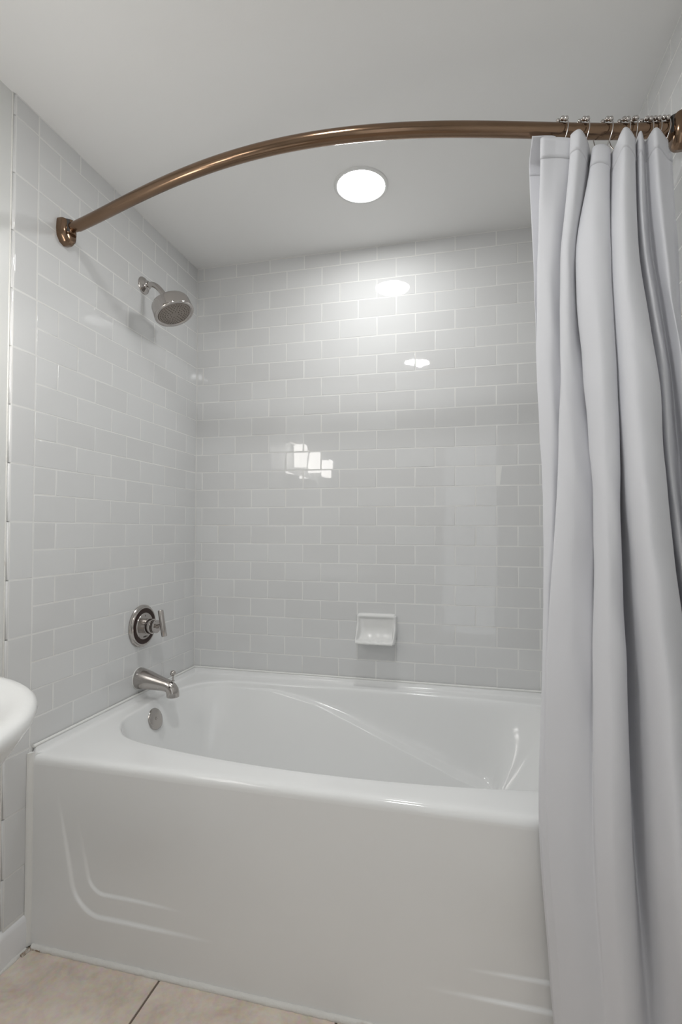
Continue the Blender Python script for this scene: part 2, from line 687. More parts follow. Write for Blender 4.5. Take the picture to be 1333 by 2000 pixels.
outer = [outer_pt(t) for t in TH_]
FLOORZ = RIM - 0.365
vs, fs = [], []
ringcount = 0


def add_ring(pts):
    global ringcount
    vs.extend(pts)
    ringcount += 1


# outer edge: a front roll-over and an upstand along the three walls
# (inset from wall, z above rim) and (inset from the apron plane, z above rim)
up = [(0.0, 0.021), (0.004, 0.0205), (0.0065, 0.018), (0.008, 0.013), (0.0095, 0.006), (0.0125, 0.002), (0.018, 0.0004), (0.024, 0.0), (0.034, 0.0)]
fr = [(0.0, -0.024), (0.0004, -0.018), (0.0018, -0.0125), (0.0042, -0.0080), (0.0075, -0.0045), (0.0115, -0.0022), (0.0165, -0.0008), (0.022, 0.0), (0.034, 0.0)]
for (iu, zu), (iff, zf) in zip(up, fr):
    pts = []
    for p in outer:
        x = min(max(p.x, X0 + iu), X1 - iu)
        y = min(max(p.y, Y0 + iff), Y1 - iu)
        front = sstep(0.014, 0.0005, p.y - Y0)
        z = RIM + zu * (1 - front) + zf * front
        pts.append(Vector((x, y, z)))
    add_ring(pts)
# flat rim in between
for q in (0.25, 0.5, 0.75):
    pts = []
    for p, n in zip(outer, inner):
        x = min(max(p.x, X0 + 0.034), X1 - 0.034)
        y = min(max(p.y, Y0 + 0.034), Y1 - 0.034)
        pts.append(Vector((x, y, 0)).lerp(n, q) + Vector((0, 0, RIM)))
    add_ring(pts)


# basin wall profile for each direction
def floor_pt(p):
    # target point of the wall foot for a rim point p
    fx_ = float(np.interp(p.x, [.057, .15, .30, 1.10, 1.30, 1.45, 1.585], [.165, .205, .31, 1.08, 1.185, 1.23, 1.25]))
    fy_ = -0.42 + (p.y + 0.42) * 0.50
    return Vector((fx_, fy_, 0))


LX = [.20, .28, .36, .46, .57, .77, .965, 1.15, 1.30, 1.45]
LD = [.004, .006, .014, .030, .050, .114, .182, .242, .278, .310]
DEP = 0.365


def chaikin(pl, it=3):
    for _ in range(it):
        out = [pl[0]]
        for a, b in zip(pl, pl[1:]):
            out.append((a[0] * .75 + b[0] * .25, a[1] * .75 + b[1] * .25))
            out.append((a[0] * .25 + b[0] * .75, a[1] * .25 + b[1] * .75))
        out.append(pl[-1])
        pl = out
    return pl


profs = []
for p in inner:
    f = floor_pt(p)
    T = (f - p).length
    side = sstep(0.10, 0.30, abs(p.y + 0.42))         # long sides
    wl = side * sstep(0.22, 0.40, p.x) * (1 - sstep(1.24, 1.44, p.x))
    dl = float(np.interp(p.x, LX, LD))
    g1, d1 = 0.012 / T, 0.016
    g4, d4 = 0.86, DEP - 0.045
    # without a ledge
    def lin(d):
        return g1 + (g4 - g1) * (d - d1) / (d4 - d1)
    dlc = max(dl, d1 + 0.006)
    wd = 0.018 + 0.060 * sstep(0.35, 1.20, p.x)
    ga = g1 + 0.16 * (dlc - d1) / T
    gb = ga + wd / T
    da, db = dlc, dlc + 0.003
    ga = lin(da) * (1 - wl) + ga * wl
    gb = lin(db) * (1 - wl) + gb * wl
    g4 = max(g4, gb + 0.1 * (d4 - db) / T)
    def mixp(a_, b_, t_):
        return (a_[0] + (b_[0] - a_[0]) * t_, a_[1] + (b_[1] - a_[1]) * t_)
    A1, A2, A3, A4 = (g1, d1), (ga, da), (gb, db), (g4, d4)
    pl = [(0, 0), (0.35 * g1, 0.0006), (0.75 * g1, 0.004), A1, mixp(A1, A2, .5), mixp(A1, A2, .85), mixp(A2, A3, .12), mixp(A2, A3, .5), mixp(A2, A3, .9),
          A3, mixp(A3, A4, .05), mixp(A3, A4, .2), mixp(A3, A4, .6), A4, (g4 + 0.06, DEP - 0.006), (1.05, DEP), (1.25, DEP + 0.002)]
    profs.append((p, f, chaikin(pl, 2)))
m = len(profs[0][2])
for i in range(m):
    pts = []
    for p, f, pl in profs:
        g, d = pl[i]
        q = p + (f - p) * g
        pts.append(Vector((q.x, q.y, RIM - d)))
    add_ring(pts)
for r in range(ringcount - 1):
    for k in range(N):
        l = (k + 1) % N
        fs.append((r * N + k, r * N + l, (r + 1) * N + l, (r + 1) * N + k))
fs.append(tuple((ringcount - 1) * N + k for k in range(N)))
basin = solid('basin', (vs, fs), 'acrylic', tub, 60)

# apron with the two shallow moulded steps in its lower corners
AX, AZ = 640, 190
vs, fs = [], []
ZT, ZB = RIM - 0.024, 0.004


def contour_sd(x, z, xl, zb, r, slant):
    """signed distance into a panel whose lower corners are round (z measured from J0)"""
    xm = W / 2 - abs(x - W / 2)
    xl = xl + slant * (-0.40 - z)
    dx, dz = xm - xl, z - zb
    if dx < r and dz < r:
        return r - math.hypot(r - dx, r - dz)
    return min(dx, dz)


for j in range(AZ + 1):
    z = ZT + (ZB - ZT) * j / AZ
    for i in range(AX + 1):
        x = W * i / AX
        zz = z - Z0
        xm = W / 2 - abs(x - W / 2)
        a = 1 - sstep(0.30, 0.60, xm)
        b = 1 - sstep(-0.32, -0.10, zz)
        mk = a * b
        mk2 = (1 - sstep(0.30, 0.50, xm)) * (1 - sstep(-0.34, -0.16, zz))
        h = mk * 0.0060 * sstep(-0.0042, 0.0042, contour_sd(x, zz, 0.150, -0.424, 0.075, 0.20))
        h += mk2 * 0.0045 * sstep(-0.0036, 0.0036, contour_sd(x, zz, 0.200, -0.367, 0.042, 0.20))
        vs.append((x, YA + h, z))
for j in range(AZ):
    for i in range(AX):
        a = j * (AX + 1) + i
        fs.append((a, a + AX + 1, a + AX + 2, a + 1))
ap = solid('apron', (vs, fs), 'acrylic', tub, 60)

# overflow plate on the drain end wall
ov = Vector((0.0765, -0.405, Z0 - 0.079))
oax = Vector((0.93, 0.0, 0.36)).normalized()
ovp = solid('overflow_plate', lathe([(0.030, -0.004), (0.0365, -0.002), (0.0385, 0.004), (0.037, 0.0085), (0.033, 0.0105), (0.02, 0.0112), (0.0, 0.0114)], ov, oax), 'satin', tub, 60)
solid('screw', lathe([(0.0055, 0.0105), (0.0055, 0.0128), (0.004, 0.0138), (0.002, 0.0128), (0, 0.0122)], ov, oax, 16), 'chrome', ovp, 50)
solid('drain', lathe([(0.036, 0.0), (0.034, 0.004), (0.024, 0.0045), (0.02, 0.002), (0.0, 0.002)], (0.26, -0.42, FLOORZ + 0.001), (0, 0, 1)), 'chrome', tub)
# caulk between tub and tile
cz = Z0 + 0.0022
solid('caulk_bead', bead(line((0.006, -0.0056, cz), (W - 0.006, -0.0056, cz), 200), 0.0042, 1.0, amp=.12), 'caulk', tub)
solid('caulk_bead', bead(line((0.0056, -0.006, cz), (0.0056, YA + 0.004, cz), 120), 0.0042, 2.0, amp=.12), 'caulk', tub)
solid('caulk_bead', bead(line((W - 0.0056, -0.006, cz), (W - 0.0056, YA + 0.004, cz), 120), 0.0042, 5.0, amp=.12), 'caulk', tub)
fil = [(.0009, YA - .0125), (.0040, YA - .0118), (.0085, YA - .0075), (.0122, YA - .0020), (.0126, YA + .0030), (.0009, YA + .0030)]
fv, ff_ = [], []
for j in range(41):
    z = 0.006 + (Z0 - 0.018) * j / 40
    wob = 1 + 0.10 * noise.noise(Vector((j * 0.45, 4.0, 0)))
    fv += [(.0009 + (a - .0009) * wob, b, z) for a, b in fil]
for j in range(40):
    for k in range(6):
        ff_.append((j * 6 + k, j * 6 + (k + 1) % 6, j * 6 + 6 + (k + 1) % 6, j * 6 + 6 + k))
ff_ += [tuple(range(6)), tuple(240 + k for k in range(6))]
solid('caulk_bead', (fv, ff_), 'caulk', tub, 70)
solid('caulk_bead', bead(line((0.018, YA - 0.001, 0.003), (W - 0.01, YA - 0.001, 0.003), 260), 0.0085, 8.0, 'dirty_caulk', amp=.22), 'dirty_caulk', tub)

solid('stained_caulk', bead(line((0.0135, YA - 0.034, 0.001), (0.018, YA - 0.006, 0.002), 20) + line((0.024, YA - 0.004, 0.002), (0.050, YA - 0.005, 0.0015), 20), 0.0048, 21.0, amp=.7), 'grime', tub)

# ------------------------------------------------------------------ shower fittings on the left wall
PYS = -0.388


def P3(x, z, y=PYS):
    return Vector((x, y, z + Z0))


# shower head
sh = thing('overhead_shower', (0.0, PYS, 1.512 + Z0), 'polished nickel round shower head on a bent arm', 'shower head')
solid('wall_flange', lathe([(0.0315, 0.0), (0.0315, 0.002), (0.030, 0.005), (0.024, 0.0105), (0.017, 0.0135), (0.0155, 0.0155), (0.0155, 0.021), (0.0135, 0.0225), (0.010, 0.0225)], P3(0, 1.512), (1, 0, 0)), 'chrome', sh, 50)
arm_pts = catmull([P3(0.002, 1.512), P3(0.025, 1.512), P3(0.040, 1.511), P3(0.055, 1.503), P3(0.070, 1.489), P3(0.088, 1.468), P3(0.098, 1.456)], 8)
solid('shower_arm', sweep(arm_pts, 0.0102, 24), 'chrome', sh, 50)
hax = Vector((0.42, 0.0, -0.907)).normalized()
fc = P3(0.1335, 1.389)
top = fc - hax * 0.083
hd = solid('head_body', lathe([(0.0085, -0.004), (0.0135, 0.0), (0.0145, 0.008), (0.012, 0.013), (0.0125, 0.019), (0.020, 0.0235), (0.050, 0.0270), (0.0625, 0.0295),
                               (0.0675, 0.0330), (0.0700, 0.0380), (0.0708, 0.0450), (0.0725, 0.072), (0.0725, 0.0785), (0.0710, 0.0815), (0.0680, 0.0830),
                               (0.0640, 0.0822), (0.0600, 0.0795), (0.0585, 0.0775)], top, hax, 72), 'chrome', sh, 50)
solid('ball_joint', sphere_data(top + hax * 0.001, 0.0128), 'chrome', sh)
sf = solid('spray_face', lathe([(0.0590, 0.0772), (0.0590, 0.0790), (0.0575, 0.0800), (0.040, 0.0812), (0.020, 0.0815), (0.0, 0.0815)], top, hax, 64), 'sprayface', hd, 60)
nz = []
bx = Vector((0, 1, 0))
by = hax.cross(bx)
for ringr, cnt, hh in ((0.052, 34, .0804), (0.044, 28, .0810), (0.036, 22, .0813), (0.026, 14, .0815), (0.016, 8, .0815)):
    for k in range(cnt):
        a = 2 * PI * (k + 0.5 * (cnt % 4)) / cnt
        c = top + bx * ringr * math.cos(a) + by * ringr * math.sin(a)
        nz.append(lathe([(0.0019, hh - 0.001), (0.0017, hh + 0.0012), (0.0009, hh + 0.0018), (0, hh + 0.0018)], c, hax, 8))
nzo = solid('nozzles', join(*nz), 'nozzle', hd)
nzo['kind'] = 'stuff'

# valve
VY, VZ = -0.374, 0.2465
va = thing('shower_valve', (0.0, VY, VZ + Z0), 'round nickel shower valve trim with painted dark reflection and lever handle', 'shower valve')
vo = Vector((0, VY, VZ + Z0))
ex = (1, 0, 0)
esc = solid('escutcheon', lathe([(0.0775, 0.0), (0.0775, 0.004), (0.0755, 0.0065), (0.0715, 0.0080), (0.0705, 0.0105), (0.0695, 0.0125), (0.0675, 0.0135),
                                 (0.0655, 0.0125), (0.0490, 0.0125), (0.0480, 0.0145), (0.0465, 0.0155), (0.020, 0.0160), (0.0, 0.0160)], vo, ex, 72), 'satin', va, 30)
solid('reflection_band', lathe([(0.0660, 0.0110), (0.0652, 0.0131), (0.0600, 0.0139), (0.0530, 0.0135), (0.0488, 0.0128), (0.0485, 0.0110)], vo, ex, 72), 'darkreflection', va)  # ring carrying the trim's dark reflection as flat colour
solid('sleeve', lathe([(0.0275, 0.012), (0.0275, 0.0300), (0.0262, 0.0310), (0.0262, 0.0318), (0.0275, 0.0325), (0.0275, 0.0480), (0.0262, 0.0492), (0.0, 0.0492)], vo, ex, 48), 'chrome', va, 30)
solid('hub', lathe([(0.0195, 0.049), (0.0230, 0.0505), (0.0240, 0.0530), (0.0240, 0.0640), (0.0232, 0.0650), (0.0, 0.0652)], vo, ex, 48), 'chrome', va, 30)
lv = solid('lever', (lambda a, b: sweep([a, a.lerp(b, 0.02), a.lerp(b, .98), b], [0.0088, 0.0098, 0.0098, 0.0088], 28))(
    Vector((0.0805, VY - 0.004, 0.3080 + Z0)), Vector((0.0985, VY - 0.006, 0.2130 + Z0))), 'satin', va, 30)
solid('stem', sweep([(0.064, VY, VZ + Z0), (0.090, VY - 0.004, VZ + Z0 + 0.006)], [0.0078, 0.0078], 24), 'chrome', va, 40)
solid('lever_opening', lathe([(0.0062, 0.0), (0.0062, 0.0004), (0, 0.0004)], Vector((0.0805, VY - 0.004, 0.3080 + Z0)), Vector((-0.018, 0.002, 0.095)), 20), 'black', lv)
for i, (dy, hgt) in enumerate(((-0.010, .004), (-0.0065, .0055), (-0.003, .004), (0.001, .0055), (0.0045, .004), (0.010, .003))):
    me = box_mesh('index_mark', 0.0156, 0.0163, dy - .0012, dy + .0012, -0.0385 - hgt / 2, -0.0385 + hgt / 2)
    link('index_mark', me, 'black', esc)
link('index_mark', box_mesh('index_mark', 0.0156, 0.0163, -.0008, .0008, 0.035, 0.041), 'black', esc)

# tub spout
SY = -0.387
sp = thing('tub_spout', (0.0, SY, 0.057 + Z0), 'satin nickel tub spout with a diverter knob on top', 'tub spout')
path = [(0.0, .0575), (0.004, .0573), (0.02, .0555), (0.045, .0520), (0.07, .0478), (0.095, .0432), (0.112, .0400), (0.124, .0365), (0.1325, .0305), (0.1380, .0225), (0.1400, .0130), (0.1405, .0060), (0.1405, .0008)]
rads = [.0375, .0382, .0362, .0325, .0283, .0242, .0222, .0215, .0218, .0222, .0224, .0224, .0218]
body = solid('spout_body', sweep([P3(x, z, SY) for x, z in path], rads, 40), 'satin', sp, 50)
solid('outlet', lathe([(0.0175, 0.0), (0.0165, -0.0012), (0.0, -0.0012)], P3(0.1405, 0.0004, SY), (0, 0, 1), 28), 'black', body)
solid('wall_gasket', lathe([(0.0402, 0.0), (0.0402, 0.0022), (0.038, 0.0026)], P3(0, .0575, SY), (1, 0, 0), 40), 'caulk', sp)
st = solid('diverter_stem', lathe([(0.0055, 0.0), (0.0052, 0.0035), (0.0032, 0.0045), (0.0032, 0.022)], P3(0.1405, 0.0560, SY), (0, 0, 1), 20), 'chrome', sp)
solid('diverter_knob', sphere_data(P3(0.1405, 0.0850, SY), 0.0103, 24, 16), 'chrome', st)
# anti-scald plug hole on the spout nose
solid('set_screw', sphere_data(P3(0.139, 0.040, SY - 0.0205), 0.0028, 12, 8), 'black', body)

# ------------------------------------------------------------------ ceramic soap dish on the back wall
SX, SW, SZ0, SZ1 = 0.8180, 0.0815, 0.150 + Z0, 0.2685 + Z0
soap = thing('soap_dish', (SX, 0, (SZ0 + SZ1) / 2), 'white ceramic soap dish set into the tiled wall', 'soap dish')
NXs, NZs = 84, 90
vs, fs = [], []


def dish_y(u, z):
    """how far the glazed surface stands out from the wall"""
    v = (SZ1 - z) / (SZ1 - SZ0)                         # 0 top .. 1 bottom
    frame = 0.021 + 0.053 * sstep(0.30, 0.97, v)
    e = (1 - abs(u)) * SW                               # distance to the side
    ztop, zbot = SZ1 - 0.0150, SZ0 + 0.0165 + 0.0011 * math.cos(u * 15)
    inside = sstep(0.006, 0.017, e) * sstep(ztop + 0.004, ztop - 0.006, z) * sstep(zbot - 0.003, zbot + 0.0035, z)
    cav = 0.009 + 0.040 * math.exp(-max(z - zbot, 0) / 0.009) * (1 - 0.15 * u * u) + 0.010 * max(0, abs(u) - 0.5) ** 2 * 4
    y = frame * (1 - inside) + min(cav, frame) * inside
    # round the outer edge down to the wall
    d = min(e, SZ1 - z, z - SZ0)
    R_ = 0.010
    cx_ = max(0.0, R_ - e)
    cz_ = max(0.0, R_ - min(SZ1 - z, z - SZ0))
    q = min(math.hypot(cx_, cz_) / R_, 1.0)
    return y * (1 - 0.55 * (1 - math.sqrt(max(0.0, 1 - q ** 2))))


zs = []
for j in range(NZs + 1):
    t = j / NZs
    zs.append(SZ0 + (SZ1 - SZ0) * (0.5 - 0.5 * math.cos(PI * t) if False else t))
us = [-1 + 2 * i / NXs for i in range(NXs + 1)]


def rcorner(u, z):
    # rounded outline corners
    r = 0.013
    x = u * SW
    ex_, ez_ = SW - abs(x), min(z - SZ0, SZ1 - z)
    if ex_ < r and ez_ < r:
        dx, dz = r - ex_, r - ez_
        L = math.hypot(dx, dz)
        k = max(dx, dz) / L if L > 0 else 1
        dx, dz = dx * k, dz * k
        x = math.copysign(SW - r + dx, x)
        z = (SZ0 + r - dz) if z < (SZ0 + SZ1) / 2 else (SZ1 - r + dz)
    return x, z


for z in zs:
    for u in us:
        x, zz = rcorner(u, z)
        vs.append((SX + x, -dish_y(u, z), zz))
nx = NXs + 1
for j in range(NZs):
    for i in range(NXs):
        a = j * nx + i
        fs.append((a, a + 1, a + nx + 1, a + nx))
border = [i for i in range(nx)] + [j * nx + NXs for j in range(1, NZs + 1)] + [NZs * nx + i for i in range(NXs - 1, -1, -1)] + [j * nx for j in range(NZs - 1, 0, -1)]
b0 = len(vs)
for k in border:
    vs.append((vs[k][0], 0.0005, vs[k][2] + (0.006 if vs[k][2] < SZ0 + 0.02 else 0)))
for k in range(len(border)):
    l = (k + 1) % len(border)
    fs.append((border[k], b0 + k, b0 + l, border[l]))
solid('dish', (vs, fs), 'porcelain', soap, 70)


# ------------------------------------------------------------------ recessed lights
def downlight(x, y, label, lens='lens'):
    t = thing('recessed_light', (x, y, H), label, 'ceiling light')
    solid('trim_ring', lathe([(0.0925, 0.0), (0.0920, -0.0025), (0.0900, -0.0042), (0.0830, -0.0050), (0.0800, -0.0040), (0.0790, 0.0)], (x, y, H), (0, 0, 1), 64), 'lighttrim', t, 60)
    solid('lens', lathe([(0.0795, -0.0010), (0.0790, -0.0022), (0.070, -0.0030), (0.04, -0.0036), (0.0, -0.0038)], (x, y, H), (0, 0, 1), 64), lens, t, 60)
    return t


downlight(0.8250, -0.3720, 'round white recessed ceiling light above the bathtub')
downlight(0.8250, -1.4700, 'round white recessed ceiling light above the floor beside the sink', 'lens2')

# ------------------------------------------------------------------ shower rod
RZ = 1.500 + Z0
RC = [-0.20566131, 0.63341628, -0.34483293, -0.24061434, -0.76234694]


def rod_y(x):
    return float(np.polyval(RC, x))


rod = thing('shower_rod', (W / 2, rod_y(W / 2), RZ), 'brushed bronze curved shower curtain rod between the tiled walls', 'curtain rod')
RR = 0.0158
xs = np.linspace(0.056, W - 0.050, 90)
solid('rod_tube', sweep([(x, rod_y(x), RZ) for x in xs], RR, 40), 'bronze', rod, 50)


def rod_end(sgn):
    x_w = 0.0 if sgn > 0 else W
    xe = x_w + sgn * 0.075
    d = Vector((xe - (x_w + sgn * 0.02), rod_y(xe) - rod_y(x_w + sgn * 0.02), 0)).normalized()
    yc = rod_y(x_w + sgn * 0.02) - 0.004
    # shield-shaped body with a flat top and a blunt point at the bottom
    out = [(-0.030, 0.030), (-0.027, 0.037), (-0.020, 0.039), (0.020, 0.039), (0.027, 0.035), (0.031, 0.022), (0.032, 0.0), (0.029, -0.026), (0.017, -0.043), (0.0, -0.049), (-0.017, -0.043), (-0.029, -0.026), (-0.032, 0.0)]
    vs, fs = [], []
    lv = ((0.0, 1.0), (0.013, 1.0), (0.018, 0.97), (0.023, 0.88), (0.0265, 0.74), (0.028, 0.55))
    for h, k in lv:
        for a, b in out:
            vs.append((x_w + sgn * h, yc + 0.92 * a * k, RZ - 0.010 + 0.84 * b * (0.35 + 0.65 * k)))
    n = len(out)
    for r in range(len(lv) - 1):
        for k in range(n):
            l = (k + 1) % n
            fs.append((r * n + k, r * n + l, (r + 1) * n + l, (r + 1) * n + k))
    fs.append(tuple((len(lv) - 1) * n + k for k in range(n)))
    br = solid('wall_bracket', (vs, fs), 'bronze', rod, 28)
    # the swivel barrel sits in a dark slot
    c = Vector((x_w + sgn * 0.0170, yc, RZ))
    solid('swivel_slot', lathe([(0.0, -0.0195), (0.0185, -0.0195), (0.0185, 0.0185), (0.0, 0.0185)], c + Vector((sgn * 0.0004, -0.0022, 0)), (0, 0, 1), 32), 'black', br, 30)
    solid('swivel', lathe([(0.0, -0.0205), (0.0172, -0.0205), (0.0180, -0.0195), (0.0180, 0.0185), (0.0172, 0.0195), (0.0, 0.0195)], c + Vector((sgn * 0.0035, 0.0008, 0)), (0, 0, 1), 40), 'bronze', rod, 30)
    s0 = c + Vector((sgn * 0.006, 0, 0))
    s1 = Vector((x_w + sgn * 0.058, rod_y(x_w + sgn * 0.058), RZ))
    solid('socket', sweep([s0, s0.lerp(s1, .5), s1, s1 + (s1 - s0) * 0.02], [0.0146, 0.0146, 0.0146, 0.0140], 32), 'bronze', rod, 30)
    e1 = s1 + (s1 - s0) * 0.02
    solid('seam', sweep([e1 - d * 0.0008, e1 + d * 0.0012], 0.0150, 32), 'black', rod, 30)
    solid('screw', lathe([(0.0045, 0.0), (0.0045, 0.002), (0.0, 0.0028)], (x_w + sgn * 0.0205, yc, RZ - 0.036), (sgn, 0, -0.5), 16), 'bronze', br, 40)


rod_end(1)
rod_end(-1)

# ------------------------------------------------------------------ shower curtain
# fold lines read from the photo: columns of each fold at several heights, depth d towards the room
ROWZ = [1.455, 1.20, 0.93, 0.644, 0.317, -0.007, -0.33, -0.505]
BASE = [-0.800, -0.812, -0.825, -0.842, -0.862, -0.884, -0.892, -0.895]
# each column of the cloth: photo columns at the eight heights, depths, height of its top edge
COLS = [
    ([1036, 1045, 1050, 1062, 1059, 1052, 1074, 1086], [.004, .006, .008, .010, .012, .012, .016, .018], 306),   # loose flap
    ([1080, 1068, 1060, 1070, 1063, 1056, 1078, 1090], [.002, .004, .010, .016, .020, .022, .024, .026], 300),
    ([1060, 1054, 1052, 1064, 1060, 1055, 1077, 1089], [.046, .036, .030, .030, .030, .030, .032, .034], 270),   # first panel
    ([1090, 1078, 1078, 1078, 1064, 1059, 1083, 1095], [.050, .048, .044, .038, .036, .034, .038, .040], 267),
    ([1129, 1110, 1105, 1093, 1072, 1066, 1090, 1102], [.030, .028, .032, .034, .040, .040, .044, .046], 269),
    ([1119, 1100, 1097, 1087, 1068, 1072, 1098, 1110], [.060, .062, .060, .052, .046, .046, .050, .052], 262),   # second fold
    ([1135, 1115, 1120, 1122, 1112, 1108, 1130, 1142], [.068, .072, .070, .064, .060, .058, .062, .064], 251),
    ([1149, 1132, 1142, 1157, 1150, 1146, 1166, 1178], [.038, .044, .046, .050, .056, .060, .068, .070], 270),
    ([1159, 1144, 1152, 1166, 1160, 1158, 1178, 1190], [.000, .006, .018, .034, .050, .062, .072, .074], 302),
    ([1164, 1128, 1143, 1162, 1158, 1164, 1188, 1202], [.034, .056, .066, .074, .076, .076, .078, .078], 287),   # third panel
    ([1180, 1162, 1177, 1190, 1192, 1197, 1217, 1229], [.044, .086, .102, .108, .106, .100, .092, .088], 281),
    ([1196, 1195, 1208, 1214, 1222, 1229, 1246, 1257], [.030, .066, .080, .086, .090, .084, .084, .082], 290),
    ([1191, 1180, 1192, 1202, 1216, 1234, 1263, 1277], [.000, .000, .000, .000, .004, .022, .048, .058], 306),   # deep gap
    ([1206, 1197, 1211, 1230, 1264, 1286, 1316, 1330], [.030, .062, .080, .094, .106, .108, .102, .098], 290),   # fourth panel
    ([1226, 1225, 1247, 1267, 1306, 1328, 1352, 1366], [.058, .090, .114, .136, .152, .154, .144, .138], 246),
    ([1245, 1253, 1284, 1306, 1345, 1366, 1388, 1400], [.036, .060, .082, .102, .122, .132, .132, .130], 268),
    ([1243, 1244, 1276, 1301, 1344, 1368, 1392, 1404], [.004, .012, .022, .034, .050, .062, .074, .078], 294),
    ([1257, 1264, 1300, 1322, 1362, 1384, 1404, 1414], [.042, .054, .064, .082, .098, .108, .112, .112], 254),
    ([1266, 1279, 1317, 1338, 1376, 1398, 1416, 1426], [.012, .014, .020, .030, .044, .054, .064, .068], 276),
    ([1288, 1302, 1337, 1355, 1391, 1411, 1429, 1437], [.048, .062, .072, .082, .092, .098, .104, .106], 247),
    ([1311, 1326, 1352, 1370, 1404, 1422, 1438, 1446], [.014, .020, .024, .030, .040, .048, .056, .060], 270),
    ([1328, 1345, 1366, 1384, 1416, 1430, 1444, 1452], [.010, .012, .014, .018, .022, .026, .030, .032], 276),
]
UCOL = [[c[0][r] for c in COLS] for r in range(len(ROWZ))]
DEPTH = [[c[1][r] for c in COLS] for r in range(len(ROWZ))]
TOPV = [c[2] for c in COLS]
NC = len(TOPV)


def squeeze(x):
    lim = 1.585
    return x if x < lim else lim + 0.046 * (1 - math.exp(-(x - lim) / 0.046))


ctrl = []
for zr, by_, uu, dd in zip(ROWZ, BASE, UCOL, DEPTH):
    row = []
    for u, d, tv in zip(uu, dd, TOPV):
        y = by_ - d
        if zr == ROWZ[0] and tv < 288:          # this fold rises in front of the rod
            y = min(y, rod_y(min(ximg(u, y), 1.60)) - 0.027)
        row.append(Vector((squeeze(ximg(u, y)), y, zr + Z0)))
    ctrl.append(row)
# the top edge: each control column starts at its own height
topz = []
for c, v in zip(ctrl[0], TOPV):
    d = _f + (-(v - CY) / FPX) * _U
    dd = _f + (700 / FPX) * _R * 0 - (v - CY) / FPX * _U
    dist = (c - Vector(CAM)).dot(_f)
    topz.append(CAM[2] + dist * dd.dot(Vector((0, 0, 1))) / 1.0)
SUB = 12
TR = 150
smooth_rows = []
for row in ctrl:
    smooth_rows.append(catmull(row, SUB))
NS = len(smooth_rows[0])
tz = catmull([Vector((z, 0, 0)) for z in topz], SUB)
vs, fs, uvs = [], [], []
zrow = [z + Z0 for z in ROWZ]
for s in range(NS):
    col = [smooth_rows[r][s] for r in range(len(ROWZ))]
    zt, zb = tz[s].x, ROWZ[-1] + Z0 + 0.004 * math.sin(s * 0.11)
    xs_ = [p.x for p in col]
    ys_ = [p.y for p in col]
    zz_ = [p.z for p in col]
    # cubic (Catmull-Rom) in z
    for t in range(TR + 1):
        z = zt + (zb - zt) * t / TR
        if z >= zz_[0]:
            i, q = 0, (z - zz_[0]) / (zz_[1] - zz_[0])
            q = max(q, -0.6)
        else:
            i = 0
            while i < len(zz_) - 2 and z < zz_[i + 1]:
                i += 1
            q = (z - zz_[i]) / (zz_[i + 1] - zz_[i])
        if q < 0 or q > 1:
            x = xs_[i] + (xs_[i + 1] - xs_[i]) * q
            y = ys_[i] + (ys_[i + 1] - ys_[i]) * q
        else:
            def cr(a):
                p0, p1, p2, p3 = a[max(i - 1, 0)], a[i], a[i + 1], a[min(i + 2, len(a) - 1)]
                return 0.5 * (2 * p1 + (p2 - p0) * q + (2 * p0 - 5 * p1 + 4 * p2 - p3) * q * q + (3 * p1 - p0 - 3 * p2 + p3) * q ** 3)
            x, y = cr(xs_), cr(ys_)
        # soft creases running slantwise down the cloth
        sx_ = s / NS
        wv = noise.noise(Vector((sx_ * 12 + z * 1.1, z * 3.0 - sx_ * 10, 1.7))) * 0.0042
        wv += noise.noise(Vector((sx_ * 13 - z * 3.0, z * 9.0 + sx_ * 22, 6.1))) * 0.0034 * sstep(0.5, 1.1, z)
        fade = sstep(0.0, 0.15, t / TR)
        x += 0.5 * wv * fade
        y -= wv * fade
        k = sstep(RZ - 0.050, RZ - 0.026, z)
        y = min(y, rod_y(min(x, 1.60)) - (RR + 0.006) * k + 0.06 * (1 - k))
        if z > RZ - 0.075:
            x = min(x, 1.600)
        vs.append((x, y, z))
        uvs.append((s / NS * 1.8, z))
ht = TR + 1
for s in range(NS - 1):
    for t in range(TR):
        fs.append((s * ht + t, s * ht + t + 1, (s + 1) * ht + t + 1, (s + 1) * ht + t))
cur = thing('shower_curtain', (1.48, -0.86, ROWZ[-1] + Z0), 'white fabric shower curtain gathered in folds on the bronze rod', 'shower curtain')
off = Vector(cur.location)


def cloth(name, vv, ff, uv, thick):
    me = mesh(name, [Vector(v) - off for v in vv], ff)
    l = me.uv_layers.new(name='UVMap')
    for lp in me.loops:
        l.data[lp.index].uv = uv[lp.vertex_index]
    o = link(name, me, 'fabric', cur, True)
    md = o.modifiers.new('thickness', 'SOLIDIFY')
    md.thickness = thick
    md.offset = 0
    return o


cloth('cloth', vs, fs, uvs, 0.0012)
# folded hem along the top
HR = 5
hv, hf, hu = [], [], []
for s in range(NS):
    p0 = Vector(vs[s * ht])
    for k in range(HR + 1):
        h = 0.045 * k / HR
        tt = h / ((vs[s * ht][2] - vs[s * ht + TR][2]) / TR)
        i = min(int(tt), TR - 1)
        q = tt - i
        a, b = Vector(vs[s * ht + i]), Vector(vs[s * ht + i + 1])
        hv.append(a.lerp(b, q))
        hu.append((s / NS * 1.8, a.z))
for s in range(NS - 1):
    for k in range(HR):
        hf.append((s * (HR + 1) + k, s * (HR + 1) + k + 1, (s + 1) * (HR + 1) + k + 1, (s + 1) * (HR + 1) + k))
cloth('hem', hv, hf, hu, 0.0032)

